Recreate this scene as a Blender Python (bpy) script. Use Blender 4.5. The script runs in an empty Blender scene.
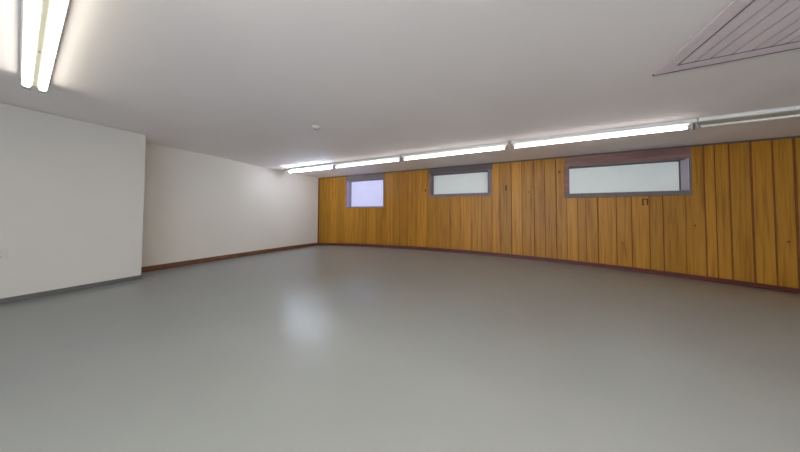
import bpy, bmesh, math, random
from mathutils import Vector, Matrix
random.seed(7)
scene = bpy.context.scene
COL = scene.collection

# ------------------------------------------------------------------ dimensions (metres, floor near the camera = 0)
CZ = 1.15                      # camera height
HC = CZ + 1.3523               # ceiling height
D = 6.1825                     # rear wall
XL, XN = -6.308, -5.702        # far part / near part of the left wall
YS = 1.5615                    # where the left wall steps back
XR, YB = 6.0, -3.4             # right wall and wall behind the camera
XE = -4.40                     # edge where the ceiling steps up
UP = 0.035

def fz(x, y):
    """The slab is old and not quite level: it sags gently towards both far corners; the high spot is added."""
    x = max(-6.35, min(5.2, x))
    w = max(0.0, min(1.0, y / D)) ** 4
    rise = 0.08 * math.exp(-((x + 3.05) ** 2 + (y - 2.4) ** 2) / (2 * 1.1 ** 2))      # high spot added to shift the floor highlight
    return w * (-0.0227 * x - 0.0064 * x * x + 0.068) + rise

# ------------------------------------------------------------------ materials
def srgb(r, g, b):
    def f(c):
        c /= 255.0
        return c / 12.92 if c <= 0.04045 else ((c + 0.055) / 1.055) ** 2.4
    return (f(r), f(g), f(b), 1.0)

def mat(name, col, rough=0.6, spec=0.4, metal=0.0, var=0.0, scale=3.0, bump=0.0, bscale=60.0, stretch=(1, 1, 1)):
    m = bpy.data.materials.new(name); m.use_nodes = True
    nt = m.node_tree; n = nt.nodes; b = n['Principled BSDF']
    b.inputs['Roughness'].default_value = rough
    b.inputs['Specular IOR Level'].default_value = spec
    b.inputs['Metallic'].default_value = metal
    tc = n.new('ShaderNodeTexCoord'); mp = n.new('ShaderNodeMapping')
    mp.inputs['Scale'].default_value = stretch
    nt.links.new(tc.outputs['Object'], mp.inputs['Vector'])
    no = n.new('ShaderNodeTexNoise'); no.inputs['Scale'].default_value = scale
    no.inputs['Detail'].default_value = 5
    nt.links.new(mp.outputs[0], no.inputs['Vector'])
    rp = n.new('ShaderNodeValToRGB')
    rp.color_ramp.elements[0].position = 0.3; rp.color_ramp.elements[1].position = 0.7
    rp.color_ramp.elements[0].color = tuple(c * (1 - var) for c in col[:3]) + (1,)
    rp.color_ramp.elements[1].color = tuple(min(1, c * (1 + var)) for c in col[:3]) + (1,)
    nt.links.new(no.outputs['Fac'], rp.inputs['Fac'])
    nt.links.new(rp.outputs['Color'], b.inputs['Base Color'])
    if bump:
        n2 = n.new('ShaderNodeTexNoise'); n2.inputs['Scale'].default_value = bscale
        n2.inputs['Detail'].default_value = 4
        nt.links.new(mp.outputs[0], n2.inputs['Vector'])
        bp = n.new('ShaderNodeBump'); bp.inputs['Strength'].default_value = bump
        bp.inputs['Distance'].default_value = 0.01
        nt.links.new(n2.outputs['Fac'], bp.inputs['Height'])
        nt.links.new(bp.outputs['Normal'], b.inputs['Normal'])
    return m

def glow(name, col, strength):
    m = bpy.data.materials.new(name); m.use_nodes = True
    b = m.node_tree.nodes['Principled BSDF']
    b.inputs['Base Color'].default_value = (0.8, 0.8, 0.8, 1)
    b.inputs['Roughness'].default_value = 0.4
    b.inputs['Emission Color'].default_value = col
    b.inputs['Emission Strength'].default_value = strength
    return m

def pane_mat(name, col, ecol, strength):
    m = mat(name, col, rough=0.35, spec=0.4, var=0.03, scale=2.5)
    b = m.node_tree.nodes['Principled BSDF']
    b.inputs['Emission Color'].default_value = ecol
    b.inputs['Emission Strength'].default_value = strength
    return m

def wood_mat(name, base, light, dark, rough=0.4):
    """Knotty pine: long vertical grain, tone per board from the 'tone' attribute."""
    m = bpy.data.materials.new(name); m.use_nodes = True
    nt = m.node_tree; n = nt.nodes; L = nt.links; b = n['Principled BSDF']
    b.inputs['Roughness'].default_value = rough
    b.inputs['Specular IOR Level'].default_value = 0.3
    at = n.new('ShaderNodeAttribute'); at.attribute_name = 'tone'
    tc = n.new('ShaderNodeTexCoord')
    # every board gets its own slice of the grain
    add = n.new('ShaderNodeVectorMath'); add.operation = 'MULTIPLY_ADD'
    add.inputs[1].default_value = (0, 37.0, 53.0)
    L.new(at.outputs['Vector'], add.inputs[0]); L.new(tc.outputs['Object'], add.inputs[2])
    mp = n.new('ShaderNodeMapping'); mp.inputs['Scale'].default_value = (1, 1, 0.035)
    L.new(add.outputs[0], mp.inputs['Vector'])
    g1 = n.new('ShaderNodeTexNoise'); g1.inputs['Scale'].default_value = 22; g1.inputs['Detail'].default_value = 6
    g1.inputs['Distortion'].default_value = 0.6
    g2 = n.new('ShaderNodeTexNoise'); g2.inputs['Scale'].default_value = 75; g2.inputs['Detail'].default_value = 3
    L.new(mp.outputs[0], g1.inputs['Vector']); L.new(mp.outputs[0], g2.inputs['Vector'])
    r1 = n.new('ShaderNodeValToRGB')
    e = r1.color_ramp.elements
    e[0].position = 0.30; e[0].color = dark
    e[1].position = 0.72; e[1].color = light
    mid = e.new(0.5); mid.color = base
    mixf = n.new('ShaderNodeMath'); mixf.operation = 'MULTIPLY_ADD'; mixf.inputs[1].default_value = 0.25
    L.new(g2.outputs['Fac'], mixf.inputs[0])
    sc = n.new('ShaderNodeMath'); sc.operation = 'MULTIPLY'; sc.inputs[1].default_value = 0.75
    L.new(g1.outputs['Fac'], sc.inputs[0]); L.new(sc.outputs[0], mixf.inputs[2])
    L.new(mixf.outputs[0], r1.inputs['Fac'])
    hsv = n.new('ShaderNodeHueSaturation')
    mr = n.new('ShaderNodeMapRange'); mr.inputs['To Min'].default_value = 0.84; mr.inputs['To Max'].default_value = 1.14
    L.new(at.outputs['Fac'], mr.inputs['Value']); L.new(mr.outputs[0], hsv.inputs['Value'])
    L.new(r1.outputs['Color'], hsv.inputs['Color'])
    L.new(hsv.outputs['Color'], b.inputs['Base Color'])
    bp = n.new('ShaderNodeBump'); bp.inputs['Strength'].default_value = 0.08; bp.inputs['Distance'].default_value = 0.01
    L.new(mixf.outputs[0], bp.inputs['Height']); L.new(bp.outputs['Normal'], b.inputs['Normal'])
    return m

M = {}
M['wall'] = mat('wall_paint', srgb(220, 214, 203), 0.6, 0.3, var=0.015, scale=1.2, bump=0.05, bscale=90)
M['wallwarm'] = mat('wall_paint_cream', srgb(220, 213, 199), 0.6, 0.3, var=0.015, scale=1.2, bump=0.05, bscale=90)
M['ceil'] = mat('ceiling_paint', srgb(247, 238, 234), 0.6, 0.3, var=0.02, scale=1.0, bump=0.06, bscale=70)
M['floor'] = mat('floor_paint', srgb(139, 142, 138), 0.28, 0.33, var=0.03, scale=1.3, bump=0.01, bscale=14)
M['pine'] = wood_mat('pine_boards', srgb(170, 117, 31), srgb(184, 132, 46), srgb(136, 84, 18))
M['groove'] = mat('groove_stain', srgb(118, 72, 30), 0.7, 0.2, var=0.15, scale=8)
M['knot'] = mat('knot_wood', srgb(104, 64, 34), 0.6, 0.2, var=0.2, scale=40)
M['brownbase'] = mat('brown_baseboard_wood', srgb(108, 70, 44), 0.5, 0.4, var=0.15, scale=6, stretch=(1, 1, 1))
M['redbase'] = mat('red_brown_baseboard_wood', srgb(92, 44, 34), 0.45, 0.4, var=0.18, scale=5)
M['greybase'] = mat('grey_vinyl_base', srgb(102, 100, 94), 0.5, 0.4, var=0.05, scale=4)
M['crown'] = mat('dark_moulding', srgb(96, 86, 86), 0.6, 0.3, var=0.1, scale=5)
M['header'] = mat('header_wood', srgb(126, 92, 84), 0.5, 0.35, var=0.25, scale=6, stretch=(0.25, 1, 3))
M['trimgrey'] = mat('grey_brown_trim', srgb(112, 100, 94), 0.55, 0.35, var=0.12, scale=6)
M['trimplum'] = mat('plum_brown_trim', srgb(128, 110, 112), 0.55, 0.35, var=0.12, scale=6)
M['jamb'] = mat('jamb_paint', srgb(204, 192, 208), 0.55, 0.3, var=0.04, scale=4)
M['jambgrey'] = mat('jamb_grey', srgb(176, 168, 182), 0.55, 0.3, var=0.05, scale=4)
M['whitemetal'] = mat('white_enamel', srgb(214, 211, 204), 0.4, 0.4, var=0.02, scale=5)
M['greymetal'] = mat('grey_enamel', srgb(150, 146, 142), 0.45, 0.4, var=0.05, scale=8)
M['spine'] = mat('channel_enamel', srgb(150, 147, 134), 0.5, 0.3, var=0.03, scale=6)
M['darkmetal'] = mat('dark_iron', srgb(58, 42, 36), 0.5, 0.4, metal=0.3, var=0.1, scale=30)
M['plastic'] = mat('white_plastic', srgb(212, 207, 197), 0.5, 0.45, var=0.01, scale=8)
M['slot'] = mat('dark_plastic', srgb(46, 44, 44), 0.5, 0.3, var=0.05, scale=20)
M['board'] = mat('hatch_paint', srgb(232, 216, 218), 0.5, 0.35, var=0.05, scale=5, stretch=(3, 0.4, 1))
M['seam'] = mat('seam_shadow_gap', srgb(100, 84, 88), 0.8, 0.1, var=0.05, scale=8)
M['deadtube'] = mat('unlit_glass_tube', srgb(222, 219, 206), 0.2, 0.5, var=0.01, scale=4)
M['glass_day'] = pane_mat('frosted_glass_daylit', srgb(176, 177, 196), srgb(206, 206, 250), 0.16)
M['glass_dim'] = pane_mat('frosted_glass_dim', srgb(208, 212, 208), srgb(200, 208, 206), 0.07)
E_ROW, E_BLUE, E_NEAR, E_ADDED = 4.2, 29.0, 2.3, 18.0
SKY = 1.85
M['tube_row'] = glow('lit_tube', (1.0, 0.94, 0.95, 1), E_ROW)
M['tube_blue'] = glow('lit_daylight_tube', (0.72, 0.80, 1.0, 1), E_BLUE)
M['tube_added'] = glow('added_overhead_tube', (1.0, 0.95, 0.885, 1), E_ADDED)  # for the unseen overhead lights added as fill
M['tube_near'] = glow('lit_warm_tube', (1.0, 0.985, 0.90, 1), E_NEAR)

# ------------------------------------------------------------------ mesh helpers
class MB:
    def __init__(s): s.bm = bmesh.new(); s.mats = []
    def mi(s, m):
        if m not in s.mats: s.mats.append(m)
        return s.mats.index(m)
    def face(s, pts, m, tone=None):
        f = s.bm.faces.new([s.bm.verts.new(p) for p in pts]); f.material_index = s.mi(m)
        if tone is not None:
            f[s.bm.faces.layers.float.get('tone') or s.bm.faces.layers.float.new('tone')] = tone
        return f
    def box(s, lo, hi, m, bevel=0.0):
        r = bmesh.ops.create_cube(s.bm, size=1.0)
        for v in r['verts']:
            v.co = Vector([lo[i] + (hi[i] - lo[i]) * (v.co[i] + 0.5) for i in range(3)])
        fs = {f for v in r['verts'] for f in v.link_faces}
        for f in fs: f.material_index = s.mi(m)
        if bevel:
            es = list({e for v in r['verts'] for e in v.link_edges})
            rr = bmesh.ops.bevel(s.bm, geom=es, offset=bevel, segments=2, affect='EDGES', profile=0.5)
            for f in rr['faces']: f.material_index = s.mi(m)
    def cyl(s, c, r, depth, axis, m, seg=16, r2=None, smooth=True):
        rot = {'X': Matrix.Rotation(math.pi / 2, 4, 'Y'), 'Y': Matrix.Rotation(math.pi / 2, 4, 'X'), 'Z': Matrix.Identity(4)}[axis]
        q = bmesh.ops.create_cone(s.bm, cap_ends=True, segments=seg, radius1=r, radius2=r if r2 is None else r2,
                                  depth=depth, matrix=Matrix.Translation(c) @ rot)
        for f in {f for v in q['verts'] for f in v.link_faces}:
            f.material_index = s.mi(m); f.smooth = smooth and len(f.verts) == 4
    def strip(s, path, prof, m):
        """sweep: path = list of (x, y, z, nx, ny), prof = closed list of (out, up)"""
        rings = [[s.bm.verts.new((x + nx * o, y + ny * o, z + u)) for o, u in prof] for x, y, z, nx, ny in path]
        k = len(prof)
        for a, b in zip(rings, rings[1:]):
            for i in range(k):
                s.bm.faces.new((a[i], a[(i + 1) % k], b[(i + 1) % k], b[i])).material_index = s.mi(m)
        for rg in (rings[0], rings[-1]): s.bm.faces.new(rg).material_index = s.mi(m)
    def build(s, name, parent=None, loc=None, tone=False):
        bmesh.ops.recalc_face_normals(s.bm, faces=s.bm.faces)
        me = bpy.data.meshes.new(name)
        s.bm.to_mesh(me); s.bm.free()
        for m in s.mats: me.materials.append(m)
        o = bpy.data.objects.new(name, me); COL.objects.link(o)
        if parent: o.parent = parent
        if loc: o.location = loc
        return o

def tag(o, label=None, cat=None, group=None, kind=None):
    if label: o['label'] = label
    if cat: o['category'] = cat
    if group: o['group'] = group
    if kind: o['kind'] = kind
    return o

def empty(name, loc, rz=0.0):
    o = bpy.data.objects.new(name, None); COL.objects.link(o)
    o.location = loc; o.rotation_euler = (0, 0, rz); o.empty_display_size = 0.1
    return o

def struct(o, label):
    return tag(o, label, None, None, 'structure')

def copy_tree(o, parent=None):
    c = o.copy(); COL.objects.link(c)
    if parent: c.parent = parent
    for ch in list(o.children): copy_tree(ch, c)
    return c

# ------------------------------------------------------------------ floor
mb = MB(); X0, X1, Y0, Y1 = -6.56, XR + 0.2, YB - 0.2, D + 0.26
nx, ny = 110, 90
vs = [[mb.bm.verts.new((X0 + (X1 - X0) * i / nx, Y0 + (Y1 - Y0) * j / ny,
       fz(X0 + (X1 - X0) * i / nx, Y0 + (Y1 - Y0) * j / ny))) for i in range(nx + 1)] for j in range(ny + 1)]
mb.mi(M['floor'])
for j in range(ny):
    for i in range(nx):
        mb.bm.faces.new((vs[j][i], vs[j][i + 1], vs[j + 1][i + 1], vs[j + 1][i])).smooth = True
ring = [vs[0][i] for i in range(nx + 1)] + [vs[j][nx] for j in range(1, ny + 1)] + \
       [vs[ny][i] for i in range(nx - 1, -1, -1)] + [vs[j][0] for j in range(ny - 1, 0, -1)]
low = [mb.bm.verts.new((v.co.x, v.co.y, -0.6)) for v in ring]
for k in range(len(ring)):
    mb.bm.faces.new((ring[k], ring[(k + 1) % len(ring)], low[(k + 1) % len(ring)], low[k]))
mb.bm.faces.new(low)
struct(mb.build('floor'), 'grey painted concrete floor with a soft sheen')

# ------------------------------------------------------------------ ceiling, with the shallow step up along the left
mb = MB(); mb.box((XE, Y0, HC), (XR + 0.2, Y1, HC + 0.25), M['ceil'])
struct(mb.build('ceiling'), 'low off-white plaster ceiling')
mb = MB(); mb.mi(M['ceil'])
pf = [(Y0, HC + UP), (2.6, HC + UP), (4.1, HC), (Y1, HC), (Y1, HC + 0.25), (Y0, HC + 0.25)]
a_ = [mb.bm.verts.new((-6.56, y, z)) for y, z in pf]; b_ = [mb.bm.verts.new((XE, y, z)) for y, z in pf]
for i in range(6): mb.bm.faces.new((a_[i], a_[(i + 1) % 6], b_[(i + 1) % 6], b_[i]))
mb.bm.faces.new(a_); mb.bm.faces.new(b_)
struct(mb.build('ceiling_left'), 'slightly higher strip of ceiling along the white wall')

# ------------------------------------------------------------------ plain walls
mb = MB()      # left wall: near part stands proud of the far part
g = 0.006
mb.box((-6.56, YB - 0.2, -0.3), (XN, YS, HC + UP - g), M['wall'])
mb.box((-6.56, YB - 0.2, HC + UP - g), (XN - 0.02, YS - 0.02, HC + UP), M['seam'])
struct(mb.build('wall_left_near'), 'off-white wall standing proud at the left')
mb = MB()
mb.box((-6.56, YS, -0.3), (XL, D + 0.26, HC + UP), M['wallwarm'])
struct(mb.build('wall_left'), 'off-white set-back wall running to the pine corner')
# wall behind the viewer with a wide unseen door opening, added to let daylight in
OX0, OX1, OZ = -2.8, 5.4, 2.15
mb = MB()
mb.box((-6.56, YB - 0.2, -0.3), (OX0, YB, HC + UP), M['wall'])
mb.box((OX1, YB - 0.2, -0.3), (XR + 0.2, YB, HC + UP), M['wall'])
mb.box((OX0, YB - 0.2, OZ), (OX1, YB, HC + UP), M['wall'])
struct(mb.build('wall_front'), 'off-white wall behind the viewer')
rt_ = struct(empty('added_door', (0, YB, 0)), 'wide door frame behind the viewer, added to let daylight in')
nb = 6
for k in range(nb + 1):
    xx = OX0 + (OX1 - OX0) * k / nb
    mb = MB(); mb.box((max(OX0, xx - .03), -.09, 0), (min(OX1, xx + .03), -.03, OZ), M['whitemetal'], .004); mb.build('stile', rt_)
for zz in (0.0, OZ - .06):
    mb = MB(); mb.box((OX0, -.085, zz), (OX1, -.035, zz + .06), M['whitemetal'], .004); mb.build('rail', rt_)

# ------------------------------------------------------------------ pine wall with three window openings
WIN = [  # opening x0, x1, z0, z1 at the wall face
    (-4.965, -3.492, CZ + 0.235, CZ + 1.180),
    (-1.890, -0.318, CZ + 0.565, CZ + 1.185),
    (1.400, 3.290, CZ + 0.470, CZ + 1.118)]
REC = 0.235
G = [-6.13, -5.745, -5.411, -5.089, -4.65, -4.296, -4.118, -3.762, -3.424, -3.134, -2.903, -2.631, -2.323, -1.993, -1.676,
     -1.331, -1.054, -0.762, -0.49, -0.237, -0.047, 0.217, 0.45, 0.712, 0.929, 1.156, 1.356, 1.551, 1.698, 1.908,
     2.213, 2.454, 2.721, 2.919, 3.228, 3.484, 3.62, 3.796, 4.049, 4.289, 4.516, 4.79, 5.04, 5.3, 5.62]
STRONG = {3.484: .02, 3.62: .016, 3.796: .022, 4.049: .03, 4.289: .022, 4.516: .034, 1.156: .018, 1.908: .018, 2.213: .014, 2.454: .014,
          0.712: .016, 0.217: .012, -1.331: .012, -4.118: .014, -2.903: .012, 2.919: .016, 2.721: .012}
mb = MB(); mb.bm.faces.layers.float.new('tone')
edges = [XL] + G + [XR]
def split(x0, x1):
    cuts = sorted({x0, x1} | {c for w in WIN for c in w[:2] if x0 < c < x1})
    return list(zip(cuts, cuts[1:]))
def zspans(xa, xb):
    xm = (xa + xb) / 2
    zb = fz(xm, D) - 0.03
    for w in WIN:
        if w[0] < xm < w[1]: return [(zb, w[2]), (w[3], HC + UP)]
    return [(zb, HC + UP)]
for i, (a, b) in enumerate(zip(edges, edges[1:])):
    tone = random.random()
    ga = STRONG.get(a, 0.007) / 2 if i else 0
    gb = STRONG.get(b, 0.007) / 2 if b != XR else 0
    for xa, xb in split(a + ga, b - gb):
        for z0, z1 in zspans(xa, xb):
            mb.face([(xa, D, z0), (xb, D, z0), (xb, D, z1), (xa, D, z1)], M['pine'], tone)
    if b != XR:     # V groove between boards
        for z0, z1 in zspans(b - 0.001, b + 0.001):
            gw = STRONG.get(b, 0.007) / 2; dp = 0.006
            mb.face([(b - gw, D, z0), (b, D + dp, z0), (b, D + dp, z1), (b - gw, D, z1)], M['groove'], 0.2)
            mb.face([(b, D + dp, z0), (b + gw, D, z0), (b + gw, D, z1), (b, D + dp, z1)], M['groove'], 0.2)
# masonry behind the boards
xs = [XL, WIN[0][0], WIN[0][1], WIN[1][0], WIN[1][1], WIN[2][0], WIN[2][1], XR]
for k in range(7):
    if k % 2 == 0:
        mb.box((xs[k], D + 0.014, -0.4), (xs[k + 1], D + 0.26, HC + UP), M['wall'])
    else:
        w = WIN[k // 2]
        mb.box((xs[k], D + 0.014, -0.4), (xs[k + 1], D + 0.26, w[2]), M['wall'])
        mb.box((xs[k], D + 0.014, w[3]), (xs[k + 1], D + 0.26, HC + UP), M['wall'])
# knots in the boards
for x, z, rx, rz in [(-2.06, CZ + 0.70, .02, .05), (0.60, CZ + 0.55, .02, .016), (1.22, CZ + 1.0, .025, .03), (-5.62, CZ + 0.72, .015, .03),
                     (4.42, CZ - 0.45, .02, .016), (2.3, CZ - 0.6, .012, .016), (3.35, CZ - 0.2, .01, .025), (-3.3, CZ - 0.5, .012, .018)]:
    mb.face([(x + rx * math.cos(t) * (1 + .2 * math.sin(3 * t)), D - 0.0008, z + rz * math.sin(t))
             for t in [k * math.tau / 12 for k in range(12)]], M['knot'], 0.5)
me_o = mb.build('wall_back')
struct(me_o, 'knotty pine board wall with three high windows')
at = me_o.data.attributes.get('tone')

# right wall (outside the photo)
mb = MB(); mb.box((XR, YB - 0.2, -0.4), (XR + 0.2, D + 0.26, HC), M['wall'])
struct(mb.build('wall_right'), 'off-white wall at the right')

# ------------------------------------------------------------------ baseboards and mouldings
def baseboard(name, pts, nrm, h, t, m, label, step=0.012):
    prof = [(0, -0.02), (t, -0.02), (t, h * 0.55), (t * 0.55, h * 0.68), (t * 0.55, h), (0, h)]
    mb = MB(); mb.strip([(x, y, fz(x, y), nrm[0], nrm[1]) for x, y in pts], prof, m)
    return struct(mb.build(name), label)
N = 40
baseboard('baseboard_back', [(XL + (XR - XL) * i / N, D) for i in range(N + 1)], (0, -1), 0.092, 0.018, M['redbase'], 'dark red-brown baseboard under the pine boards')
baseboard('baseboard_left', [(XL, YS + (D - 0.02 - YS) * i / 20) for i in range(21)], (1, 0), 0.105, 0.016, M['brownbase'], 'brown wooden baseboard on the set-back white wall')
baseboard('baseboard_left_near', [(XN, YB + (YS - YB) * i / 30) for i in range(31)], (1, 0), 0.068, 0.012, M['greybase'], 'grey base strip on the near white wall')

mb = MB(); mb.strip([(XE, D, HC - 0.03, 0, -1), (XR, D, HC - 0.03, 0, -1)], [(0, 0), (0.014, 0.006), (0.02, 0.03), (0, 0.03)], M['crown'])
struct(mb.build('trim_1'), 'thin dark moulding between pine boards and ceiling')
mb = MB(); mb.strip([(XL, D, HC - 0.03, 0, -1), (XE, D, HC - 0.03, 0, -1)], [(0, 0), (0.014, 0.006), (0.02, 0.03), (0, 0.03)], M['crown'])
struct(mb.build('trim_2'), 'thin dark moulding at the far left end of the boards')
mb = MB(); mb.box((XL, D - 0.022, fz(XL, D) + 0.09), (XL + 0.05, D, HC - 0.03), M['groove'], 0.004)
struct(mb.build('trim_3'), 'dark corner strip where the boards meet the white wall')

# ------------------------------------------------------------------ windows
def window(name, W, label, pane, reveal, trims):
    x0, x1, z0, z1 = W
    root = struct(empty(name, ((x0 + x1) / 2, D, z0)), label)
    ox, oy, oz = root.location
    def part(nm, lo, hi, m, bevel=0.003):
        mb = MB(); mb.box((lo[0] - ox, lo[1] - oy, lo[2] - oz), (hi[0] - ox, hi[1] - oy, hi[2] - oz), m, bevel)
        return mb.build(nm, root)
    e = 0.012; yb = D + REC
    # liner of the opening
    part('jamb', (x0, D, z0), (x0 + e, yb, z1), M[reveal[0]])
    part('jamb', (x1 - e, D, z0), (x1, yb, z1), M[reveal[1]])
    part('head', (x0, D, z1 - e), (x1, yb, z1), M[reveal[2]])
    part('sill', (x0, D, z0), (x1, yb, z0 + e), M[reveal[3]])
    part('pane', (x0 + e, yb - 0.02, z0 + e), (x1 - e, yb - 0.008, z1 - e), pane, 0)
    # slim sash around the pane
    mb = MB(); s = 0.016
    for lo, hi in [((x0 + e, z0 + e), (x0 + e + s, z1 - e)), ((x1 - e - s, z0 + e), (x1 - e, z1 - e)),
                   ((x0 + e, z0 + e), (x1 - e, z0 + e + s)), ((x0 + e, z1 - e - s), (x1 - e, z1 - e))]:
        mb.box((lo[0] - ox, yb - 0.035 - oy, lo[1] - oz), (hi[0] - ox, yb - 0.018 - oy, hi[1] - oz), M[trims['sash']], 0.002)
    mb.build('sash', root)
    for nm, lo, hi, m, th in trims['boards']:
        part(nm, (lo[0], D - th, lo[1]), (hi[0], D, hi[1]), M[m], 0.004)
    return root

x0, x1, z0, z1 = WIN[0]
window('window_1', WIN[0], 'small square daylit window near the left corner', M['glass_day'], ('jambgrey', 'jambgrey', 'trimplum', 'trimplum'),
       dict(sash='trimplum', boards=[
           ('side_trim', (x0 - .05, z0 - .03), (x0, z1), 'trimplum', .012),
           ('side_trim', (x1, z0 - .03), (x1 + .028, z1), 'trimplum', .012),
           ('bottom_trim', (x0 - .05, z0 - .035), (x1 + .028, z0), 'trimplum', .016),
           ('header', (x0 - .05, z1), (x1 + .03, HC - .03), 'trimgrey', .014)]))
x0, x1, z0, z1 = WIN[1]
window('window_2', WIN[1], 'white-paned middle window in a plum-brown frame', M['glass_dim'], ('trimplum', 'trimgrey', 'trimplum', 'trimgrey'),
       dict(sash='trimplum', boards=[
           ('side_trim', (x0 - .05, z0 - .07), (x0, z1), 'trimplum', .016),
           ('side_trim', (x1, z0 - .07), (x1 + .085, z1), 'trimplum', .016),
           ('bottom_trim', (x0 - .05, z0 - .075), (x1 + .085, z0), 'trimplum', .02),
           ('header', (x0 - .06, z1), (x1 + .1, HC - .03), 'crown', .016)]))
x0, x1, z0, z1 = WIN[2]
window('window_3', WIN[2], 'long white-paned window at right under a dark reddish header', M['glass_dim'], ('trimplum', 'jamb', 'trimplum', 'trimgrey'),
       dict(sash='trimgrey', boards=[
           ('side_trim', (x0 - .085, z0 - .085), (x0, z1), 'header', .016),
           ('side_trim', (x1, z0 - .05), (x1 + .03, z1), 'trimgrey', .016),
           ('bottom_trim', (x0 - .09, z0 - .085), (x1 + .03, z0), 'trimgrey', .02),
           ('header', (x0 - .07, z1), (x1 + .03, HC - .03), 'header', .018)]))

# ------------------------------------------------------------------ fluorescent lights
def lampholder(mb, x, y, z):
    mb.box((x - .012, y - .022, z - .033), (x + .012, y + .022, -.03), M['greymetal'], .006)

def fluorescent(name, length, tubes, tube_mat, width, rad=.0165, hm='whitemetal', tz=-.098, hz=-.05):
    """origin on the ceiling at the middle of the housing; runs along x"""
    root = empty(name, (0, 0, 0)); h = length / 2
    mb = MB()
    z1 = hz
    pr = [(-width / 2, .001), (-width / 2, z1 * .85), (-width / 2 + .012, z1), (width / 2 - .012, z1), (width / 2, z1 * .85), (width / 2, .001)]
    a = [mb.bm.verts.new((-h, y, z)) for y, z in pr]; b = [mb.bm.verts.new((h, y, z)) for y, z in pr]
    mb.mi(M[hm])
    for i in range(6): mb.bm.faces.new((a[i], a[(i + 1) % 6], b[(i + 1) % 6], b[i]))
    mb.bm.faces.new(a); mb.bm.faces.new(b)
    mb.build('housing', root)
    for ty in tubes:
        for s in (-1, 1):
            mb = MB(); lampholder(mb, s * (h - .014), ty, tz); mb.build('lampholder', root)
        mb = MB(); mb.cyl((0, ty, tz), rad, length - .11, 'X', tube_mat, 16)
        t = mb.build('tube', root)
        for s in (-1, 1):
            mb = MB(); mb.cyl((s * (h - .041), ty, tz), rad + .0006, .03, 'X', M['greymetal'], 16)
            mb.build('tube_cap', t)
    return root

YR = 4.565
row = [(-5.96, -4.145, M['tube_blue'], 0, 'lit bluish-white ceiling tube light nearest the left corner'),
       (-4.13, -2.13, M['tube_row'], 0, 'lit ceiling tube light second from the left corner, before the small window'),
       (-2.10, 0.11, M['tube_row'], 0, 'lit ceiling tube light in front of the middle window'),
       (0.17, 2.50, M['tube_row'], 0, 'longest-looking lit ceiling tube light, in front of the long right window'),
       (2.515, 4.85, M['deadtube'], 0, 'unlit ceiling tube light at the right end of the row')]
for xa, xb, tm, dz, lab in row:
    o = fluorescent('fluorescent_light', (xb - xa) * .99, [0.0], tm, 0.19 if tm is M['tube_blue'] else 0.17)
    o.location = ((xa + xb) / 2 * .99, YR, HC + dz)
    tag(o, lab, 'ceiling light', 'tube lights in the row by the pine wall')

# twin-tube light at upper left, set slightly askew
ang = math.atan2(0.26 - 0.41, -2.46 + 4.3)
Lq = 2.4
o = fluorescent('fluorescent_light', Lq, [-0.042, 0.042], M['tube_near'], 0.15, .024, 'greymetal', -.088, -.045)
o.location = (-4.30 + math.cos(ang) * Lq / 2, 0.405 + math.sin(ang) * Lq / 2, HC); o.rotation_euler.z = ang
tag(o, 'lit twin-tube ceiling light with a centre groove at the upper left', 'ceiling light', 'twin-tube lights across the room')
mb = MB(); mb.box((-Lq / 2 + .05, -.014, -.085), (Lq / 2 - .05, .014, -.04), M['spine'], .003); mb.build('centre_channel', o)
mb = MB(); mb.cyl((-0.19, 0, -.087), .006, .006, 'Z', M['darkmetal'], 10); mb.build('screw', o)
for k, (x, lab) in enumerate([(-0.35, 'lit twin-tube ceiling light added overhead out of view, next after the upper left one'), (2.35, 'lit twin-tube ceiling light added overhead out of view at the right')]):
    c = copy_tree(o); c.location = (x, 0.15, HC); c.rotation_euler.z = 0; c['label'] = lab  # unseen fixtures added to brighten the ceiling and floor
    for ch in c.children:
        if ch.name.startswith('tube'): ch.data = ch.data.copy(); ch.data.materials[0] = M['tube_added']

# ------------------------------------------------------------------ boarded ceiling hatch, upper right
hx0, hx1, hy0, hy1 = 1.328, 2.72, 1.45, 2.893
root = empty('ceiling_hatch', ((hx0 + hx1) / 2, (hy0 + hy1) / 2, HC))
tag(root, 'boarded ceiling hatch with pale purplish slats in a flat frame', 'ceiling hatch')
ox, oy = root.location.x, root.location.y
fw = 0.10
mb = MB()
SL = [1.44, 1.538, 1.628, 1.742, 1.85, 1.942, 2.018, 2.11, 2.21, 2.31, 2.41, 2.51, 2.62]
for a, b in zip(SL, SL[1:]):
    mb.box((a + .004 - ox, hy0 + fw - oy, -.012), (b - .004 - ox, hy1 - fw - oy, 0), M['board'], .002)
mb.box((SL[0] - .012 - ox, hy0 + fw - .008 - oy, -.003), (SL[-1] - ox, hy1 - fw + .010 - oy, 0), M['seam'])
mb.box((SL[0] - .01 - ox, hy1 - fw - .014 - oy, -.013), (SL[-1] - ox, hy1 - fw - oy, 0), M['crown'])
mb.build('slats', root)
for lo, hi in [((hx0, hy0), (hx0 + fw, hy1)), ((hx1 - fw, hy0), (hx1, hy1)), ((hx0 + fw, hy1 - fw), (hx1 - fw, hy1)), ((hx0 + fw, hy0), (hx1 - fw, hy0 + fw))]:
    mb = MB(); mb.box((lo[0] - ox, lo[1] - oy, -.014), (hi[0] - ox, hi[1] - oy, 0), M['board'], .003)
    mb.build('frame_board', root)
mb = MB()
mb.box((hx0 - .006 - ox, hy1 - oy, -.016), (hx1 + .006 - ox, hy1 + .009 - oy, 0), M['crown'])
mb.build('bead', root)

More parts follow.
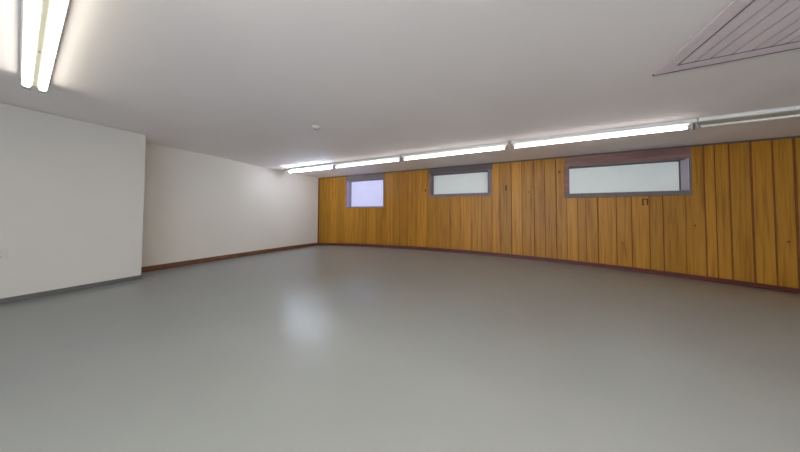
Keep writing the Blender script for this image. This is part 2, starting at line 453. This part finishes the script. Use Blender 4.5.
# ------------------------------------------------------------------ smoke detector
o = empty('smoke_detector', (-2.62, 2.497, HC))
tag(o, 'small round white smoke detector on the bare ceiling', 'smoke detector')
mb = MB(); mb.cyl((0, 0, -.006), .066, .012, 'Z', M['plastic'], 28); mb.build('base', o)
mb = MB(); mb.cyl((0, 0, -.022), .040, .020, 'Z', M['plastic'], 28, r2=.058)
mb.cyl((0, 0, -.035), .018, .008, 'Z', M['greymetal'], 16); mb.build('cover', o)

# ------------------------------------------------------------------ outlet on the near white wall
o = empty('wall_outlet', (XN, 0.366, CZ - 0.528))
tag(o, 'white outlet plate low on the near white wall', 'outlet')
mb = MB(); mb.box((0, -.05, -.07), (.006, .05, .07), M['plastic'], .002); mb.build('cover_plate', o)
for dz in (-.03, .03):
    mb = MB(); mb.box((.006, -.018, dz - .016), (.009, .018, dz + .016), M['plastic'], .002)
    for dy in (-.007, .007): mb.box((.0085, dy - .0016, dz - .007), (.0096, dy + .0016, dz + .006), M['slot'])
    mb.build('receptacle', o)
mb = MB(); mb.cyl((.0065, 0, 0), .004, .003, 'X', M['greymetal'], 10); mb.build('screw', o)

# ------------------------------------------------------------------ small fittings on the boards
o = empty('wall_hook', (0.098, D, CZ + 0.675))
tag(o, 'small dark upright hook on the pine boards right of the middle window', 'hook')
mb = MB(); mb.box((-.016, -.006, -.07), (.016, 0, .07), M['darkmetal'], .002); mb.build('back_plate', o)
mb = MB(); mb.box((-.007, -.03, -.05), (.007, -.005, -.036), M['darkmetal'], .002)
mb.box((-.007, -.036, -.05), (.007, -.024, -.01), M['darkmetal'], .002); mb.build('prong', o)

o = empty('wall_bracket', (2.66, D, CZ + 0.27))
tag(o, 'small dark square bracket on the boards under the long window', 'bracket')
mb = MB(); mb.box((-.04, -.012, .045), (.04, 0, .062), M['darkmetal'], .003); mb.build('top_bar', o)
for s, lo in ((-1, -.075), (1, -.065)):
    mb = MB(); mb.box((s * .034 - .008, -.014, lo), (s * .034 + .008, 0, .05), M['darkmetal'], .003); mb.build('side_bar', o)
mb = MB(); mb.box((-.036, -.009, -.052), (.0, 0, -.042), M['darkmetal'], .002); mb.build('bottom_bar', o)

# ------------------------------------------------------------------ world, camera, colour
w = bpy.data.worlds.new('World'); scene.world = w; w.use_nodes = True
w.node_tree.nodes['Background'].inputs['Color'].default_value = (0.70, 0.82, 1.0, 1)
w.node_tree.nodes['Background'].inputs['Strength'].default_value = SKY

pl = bpy.data.lights.new('daylight_portal', 'AREA'); pl.shape = 'RECTANGLE'; pl.size = OX1 - OX0; pl.size_y = OZ
pl.cycles.is_portal = True
po = bpy.data.objects.new('daylight_portal', pl); COL.objects.link(po)
po.location = ((OX0 + OX1) / 2, YB - 0.12, OZ / 2); po.rotation_euler = (math.radians(90), 0, 0)

cam = bpy.data.cameras.new('Camera'); co = bpy.data.objects.new('Camera', cam); COL.objects.link(co)
pitch, roll, yaw = 0.025897, 0.004037, -0.437268
fwd = Vector((math.sin(yaw) * math.cos(pitch), math.cos(yaw) * math.cos(pitch), math.sin(pitch)))
rt = Vector((math.cos(yaw), -math.sin(yaw), 0)); up = rt.cross(fwd)
r2 = rt * math.cos(roll) + up * math.sin(roll); u2 = -rt * math.sin(roll) + up * math.cos(roll)
co.matrix_world = Matrix(((r2.x, u2.x, -fwd.x, 0), (r2.y, u2.y, -fwd.y, 0), (r2.z, u2.z, -fwd.z, CZ), (0, 0, 0, 1)))
cam.sensor_width = 36; cam.sensor_fit = 'HORIZONTAL'
cam.lens = 36 * 218.188 / 800
cam.shift_y = -(226 - 208.378) / 800
cam.clip_start = 0.05
scene.camera = co
vs_ = scene.view_settings
vs_.view_transform = 'Standard'; vs_.look = 'None'; vs_.gamma = 1.0; vs_.use_curve_mapping = False
vs_.exposure = 1.5
scene.display_settings.display_device = 'sRGB'
